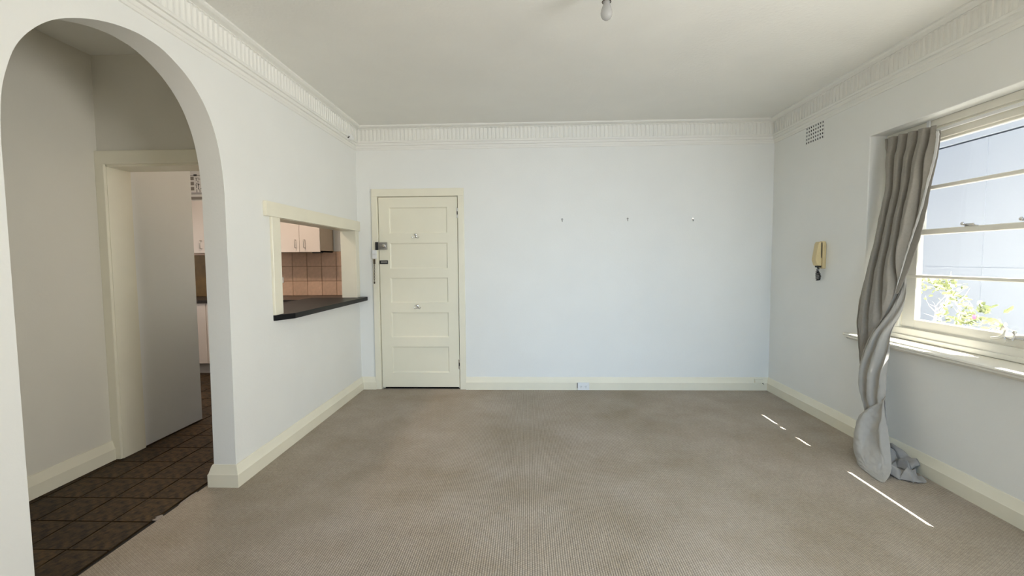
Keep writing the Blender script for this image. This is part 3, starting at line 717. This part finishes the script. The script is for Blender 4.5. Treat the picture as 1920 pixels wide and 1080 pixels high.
rowsA = [
 (2.420, 3.242, 2.100, 2.420, 2.848, 2.080, 5.0, 0.018, 0.10, 0.0),
 (2.428, 3.238, 2.02, 2.428, 2.858, 2.00, 5.0, 0.030, 0.10, 0.0),
 (2.425, 3.228, 1.958, 2.425, 2.871, 1.881, 5.0, 0.044, 0.10, 0.0),
 (2.42, 3.202, 1.776, 2.42, 2.905, 1.729, 4.8, 0.048, 0.12, 0.0),
 (2.41, 3.221, 1.599, 2.41, 2.934, 1.57, 4.6, 0.050, 0.15, 0.0),
 (2.385, 3.232, 1.42, 2.39, 2.964, 1.408, 4.2, 0.046, 0.2, 0.0),
 (2.35, 3.250, 1.237, 2.365, 2.981, 1.241, 3.8, 0.038, 0.25, 0.005),
 (2.30, 3.240, 1.051, 2.33, 2.986, 1.071, 3.2, 0.026, 0.3, 0.01),
 (2.262, 3.215, 0.885, 2.275, 3.01, 0.90, 2.4, 0.016, 0.3, 0.01),
 (2.25, 3.180, 0.730, 2.265, 3.09, 0.742, 1.5, 0.010, 0.3, 0.008),
 (2.245, 3.150, 0.60, 2.255, 3.110, 0.60, 1.0, 0.005, 0.3, 0.004),
 (2.24, 3.120, 0.47, 2.245, 3.105, 0.47, 1.0, 0.002, 0.3, 0.002)]
drape(rowsA, 150, 200, f0, 'drape', M['curtain'])
rowsB = [
 (2.400, 3.025, 1.19, 2.405, 3.000, 1.19, 1.0, 0.002, 0.0, 0.0),
 (2.37, 3.04, 1.08, 2.385, 2.968, 1.08, 1.6, 0.006, 0.0, 0.0),
 (2.315, 3.035, 0.95, 2.335, 2.935, 0.955, 2.0, 0.012, 0.1, 0.005),
 (2.250, 3.055, 0.815, 2.272, 2.925, 0.83, 2.4, 0.016, 0.2, 0.012),
 (2.225, 3.085, 0.69, 2.255, 2.915, 0.715, 2.6, 0.018, 0.3, 0.018),
 (2.215, 3.110, 0.55, 2.24, 2.905, 0.59, 2.6, 0.020, 0.5, 0.020),
 (2.210, 3.085, 0.43, 2.23, 2.895, 0.49, 2.5, 0.020, 0.75, 0.018),
 (2.210, 3.055, 0.33, 2.225, 2.890, 0.42, 2.4, 0.016, 1.0, 0.010),
 (2.215, 3.03, 0.24, 2.23, 2.890, 0.34, 2.2, 0.010, 1.1, 0.0),
 (2.22, 3.00, 0.15, 2.235, 2.880, 0.25, 2.0, 0.006, 1.2, 0.0)]
drape(rowsB, 130, 110, f1, 'lower_drape', M['lining'])
rowsK = [
 (2.215, 3.045, 0.265, 2.228, 2.890, 0.435, 1.2, 0.000, -0.46, 0.002),
 (2.198, 3.068, 0.235, 2.212, 2.880, 0.415, 1.2, 0.008, -0.46, 0.020),
 (2.188, 3.066, 0.195, 2.206, 2.872, 0.375, 1.2, 0.024, -0.42, 0.034),
 (2.168, 3.042, 0.145, 2.202, 2.855, 0.320, 1.2, 0.034, -0.34, 0.040),
 (2.138, 3.005, 0.095, 2.198, 2.828, 0.250, 1.2, 0.034, -0.24, 0.048),
 (2.105, 2.960, 0.050, 2.188, 2.795, 0.175, 1.1, 0.026, -0.14, 0.056),
 (2.075, 2.905, 0.018, 2.172, 2.760, 0.105, 1.0, 0.012, -0.06, 0.058),
 (2.055, 2.860, 0.005, 2.150, 2.725, 0.050, 1.0, 0.006, 0.0, 0.046),
 (2.042, 2.795, 0.004, 2.115, 2.690, 0.022, 1.0, 0.003, 0.0, 0.034),
 (2.030, 2.715, 0.004, 2.080, 2.665, 0.008, 1.0, 0.001, 0.0, 0.016),
 (2.028, 2.645, 0.004, 2.045, 2.638, 0.004, 1.0, 0.0, 0.0, 0.0)]
drape(rowsK, 130, 90, f1, 'skirt', M['lining'], 0.002, 0.010)
# white lining showing along the leading edge, with the darker back of the cloth beyond it
rowsC = []; rowsE = []
for i, (wC, wE) in enumerate(((0.020, 0.0), (0.022, 0.0), (0.020, 0.004), (0.018, 0.012), (0.018, 0.026), (0.014, 0.046), (0.008, 0.040), (0.0005, 0.012))):
    q = rowsA[i]; x, y, z = q[3]+0.001, q[4]+0.002, q[5]
    if i == 0: z -= 0.035
    rowsC.append((x, y, z, x, y-wC, z-wC*0.3, 1, 0, 0, 0))
    rowsE.append((x+0.004, y-wC+0.004, z, x+0.008, y-wC-wE-0.0005, z-0.002, 1, 0, 0, 0))
drape(rowsC, 70, 6, f1, 'lining_edge', M['whitelining'], 0.002)
drape(rowsE, 70, 6, f1, 'back_edge', M['curtain'], 0.002)
# crumpled end lying against the baseboard
def crumple(name, corners, ridges, seed, zmax, n=46):
    A, B, Cc, Dd = [Vector(c) for c in corners]
    G = []
    for i in range(n+1):
        t = i/n; row = []
        for j in range(n+1):
            u = j/n
            p = (A*(1-u)+B*u)*(1-t)+(Dd*(1-u)+Cc*u)*t
            z = 0.0
            for (ax, ay, fr, ph, am) in ridges:
                v = (u*ax+t*ay)*fr+ph+0.35*noise.noise(Vector((u*2.2, t*2.2, seed+fr)))
                z += am*(1-abs(((v % 1.0)*2)-1))
            z += 0.008*noise.noise(Vector((u*7, t*7, seed)))
            e = min(1.0, min(u, 1-u, t, 1-t)*5+0.25)
            off = Vector((noise.noise(Vector((u*3, t*3, seed+5))), noise.noise(Vector((u*3, t*3, seed+8))), 0))*0.03
            q = p+off; q.x = min(q.x, 2.331); q.z = p.z+max(0.003, z*e*zmax)
            row.append(q)
        G.append(row)
    b = MB(); b.grid(G); o = b.build(name, M['trail'], cu, 180)
    s = o.modifiers.new('cloth', 'SOLIDIFY'); s.thickness = 0.002; s.offset = 0
crumple('trailing_end', [(2.12, 2.765, 0.0), (2.195, 2.625, 0.0), (2.285, 2.645, 0.0), (2.29, 2.86, 0.02)], [(1.0, 0.35, 1.6, 0.15, 0.040), (-0.3, 1.0, 1.3, 0.4, 0.045)], 2.0, 0.9)
crumple('trailing_end', [(2.20, 2.88, 0.02), (2.255, 2.725, 0.012), (2.330, 2.755, 0.050), (2.328, 3.05, 0.095)], [(1.0, -0.3, 1.5, 0.3, 0.040), (0.2, 1.0, 1.4, 0.0, 0.035)], 7.0, 0.9)

# ------------------------------------------------------------------ small things
# air vent
av = empty('air_vent', (XR, 3.924, 2.328), 'small white wall vent with rows of square holes high beside the window', 'air vent')
g = MB(); NYV, NZV = 8, 5
wy, wz = (VY1-VY0)/NYV, (VZ1-VZ0)/NZV
for i in range(NYV+1):
    y = VY0+i*wy; g.box(XR-0.001, XR+0.003, max(VY0-0.004, y-wy*0.23), min(VY1+0.004, y+wy*0.23), VZ0-0.004, VZ1+0.004)
for j in range(NZV+1):
    z = VZ0+j*wz; g.box(XR-0.0008, XR+0.0028, VY0-0.004, VY1+0.004, max(VZ0-0.004, z-wz*0.23), min(VZ1+0.004, z+wz*0.23))
g.build('grille', M['wall'], av)
MB().box(XR+0.005, XR+0.04, VY0, VY1, VZ0, VZ1).build('hole_backing', M['dark'], av)  # solid black block close behind the grille stands in for shade in the holes
# intercom handset
ic = empty('intercom_phone', (XR, 3.755, 1.32), 'cream wall intercom handset with black coiled cord beside the window', 'intercom')
MB().poly_extrude([[(3.722, 1.215), (3.785, 1.215), (3.785, 1.405), (3.778, 1.424), (3.765, 1.433), (3.742, 1.433), (3.729, 1.424), (3.722, 1.405)]], 0, XR, XR-0.028).build('wall_plate', M['cream_plastic'], ic)
hs = MB()
pr = [(XR-0.036, 1.430), (XR-0.052, 1.428), (XR-0.060, 1.415), (XR-0.078, 1.30), (XR-0.080, 1.283), (XR-0.064, 1.238), (XR-0.030, 1.236), (XR-0.029, 1.290), (XR-0.035, 1.305), (XR-0.036, 1.34)]
hs.poly_extrude([pr], 1, 3.727, 3.780)
hso = hs.build('handset', M['cream_plastic'], ic)
for o in (hso, bpy.data.objects['wall_plate']):
    bv = o.modifiers.new('round', 'BEVEL'); bv.width = 0.005; bv.segments = 3; bv.limit_method = 'ANGLE'; bv.angle_limit = math.radians(50)
MB().box(XR-0.037, XR-0.026, 3.732, 3.776, 1.300, 1.422).build('cradle_gap', M['black'], ic)
MB().box(XR-0.058, XR-0.010, 3.735, 3.772, 1.224, 1.238, 0.003, 1).build('cord_socket', M['black'], ic)
pts = []
for k in range(150):
    t = k/149; a = t*2*PI*13
    if t < 0.5: cy, cz = 3.760+0.012*math.sin(t*2*PI), 1.226-0.105*(t/0.5)
    else: cy, cz = 3.772-0.014*math.sin((t-0.5)*2*PI), 1.121+0.075*((t-0.5)/0.5)
    rr = 0.0085
    pts.append((XR-0.034+rr*math.cos(a)+(0.012 if t > 0.5 else -0.006)*math.sin(PI*t), cy+rr*math.sin(a), cz))
MB().tube(pts, 0.0033, 6).build('coiled_cord', M['black'], ic, 60)
# power outlet on the back baseboard
FB = D-TB
ou = empty('power_outlet', (0.540, FB, 0.04), 'white double power point on the baseboard in the middle of the back wall', 'outlet')
MB().box(0.483, 0.597, FB-0.014, FB+0.002, 0.003, 0.078, 0.003, 2).build('plate', M['plastic'], ou)
for s in (-1, 1):
    MB().box(0.540+s*0.040-0.006, 0.540+s*0.040+0.006, FB-0.018, FB-0.013, 0.054, 0.068, 0.001, 1).build('switch', M['plastic'], ou)
    pn = MB()
    for dx, dz, r in ((-0.007, 0.006, 0.5), (0.007, 0.006, -0.5), (0, -0.008, 0)):
        pn.box(0.540+s*0.024+dx-0.0013, 0.540+s*0.024+dx+0.0013, FB-0.0146, FB-0.0138, 0.036+dz-0.004, 0.036+dz+0.004)
    pn.build('socket_slots', M['black'], ou)
MB().box(0.478, 0.484, FB-0.006, FB+0.002, 0.020, 0.074).build('shadow_gap', M['black'], ou)
ph_ = empty('phone_socket', (2.258, FB, 0.095), 'small cream phone socket on the baseboard in the window corner', 'socket')
MB().box(2.218, 2.300, FB-0.012, D-0.004, 0.076, 0.116, 0.003, 2).build('cover', M['trim'], ph_)
MB().box(2.293, 2.302, FB-0.006, FB+0.002, 0.068, 0.088).build('plug', M['bronze'], ph_)
MB().lathe([(0.003, -0.004), (0.003, 0.0)], (2.305, FB, 0.062), 1, 8).build('screw', M['bronze'], ph_)
# picture hooks
for hx, hz, m, lab in ((0.333, 1.694, 'lock', 'small dark picture hook nearest the door on the back wall'), (0.973, 1.693, 'lock', 'small dark picture hook in the middle of the back wall row'), (1.602, 1.686, 'chrome', 'small bright picture hook nearest the window wall')):
    h = empty('picture_hook', (hx, D, hz), lab, 'hook', 'picture hooks on the back wall')
    MB().lathe([(0.009, 0.0), (0.009, -0.002), (0.007, -0.004)], (hx, D, hz+0.006), 1, 12).build('disc', M[m], h, 40)
    MB().tube([(hx, D-0.002, hz+0.002), (hx, D-0.004, hz-0.012), (hx, D-0.010, hz-0.017), (hx, D-0.015, hz-0.011)], 0.0034, 6).build('pin', M['lock'], h, 60)
# little sensor on the left cornice
sn = empty('sensor', (XL+0.036, 4.31, 2.462), 'tiny white sensor with black face on the cornice ledge by the corner', 'sensor')
MB().lathe([(0.022, -0.018), (0.024, -0.010), (0.024, 0.030), (0.018, 0.036)], (XL+0.045, 4.30, 2.463), 1, 18).build('housing', M['plastic'], sn, 40)
MB().lathe([(0.004, -0.022), (0.010, -0.021), (0.012, -0.017)], (XL+0.034, 4.30, 2.463), 1, 18).build('face', M['black'], sn, 40)
# ceiling bulb
lx, ly = 0.377, 2.262
cl = empty('ceiling_light', (lx, ly, H), 'bare light bulb in a white batten holder on the ceiling', 'light')
MB().lathe([(0.060, 0.0), (0.058, -0.012), (0.046, -0.022), (0.030, -0.026)], (lx, ly, H), 2, 28).build('ceiling_plate', M['bronze'], cl, 40)
MB().lathe([(0.022, -0.020), (0.021, -0.060), (0.0195, -0.097), (0.017, -0.098)], (lx, ly, H), 2, 24).build('lamp_holder', M['plastic'], cl, 40)
ring = [(lx+0.0205*math.cos(2*PI*k/24), ly+0.0205*math.sin(2*PI*k/24), H-0.098) for k in range(24)]
MB().tube(ring, 0.0022, 6, True).build('holder_ring', M['bronze'], cl, 60)
MB().lathe([(0.0155, -0.096), (0.0165, -0.106), (0.0185, -0.116), (0.0225, -0.127), (0.0262, -0.138), (0.0275, -0.148), (0.0270, -0.157), (0.0245, -0.166), (0.0195, -0.174), (0.0120, -0.180), (0.003, -0.1825)], (lx, ly, H), 2, 36).build('bulb', M['bulb'], cl, 180)
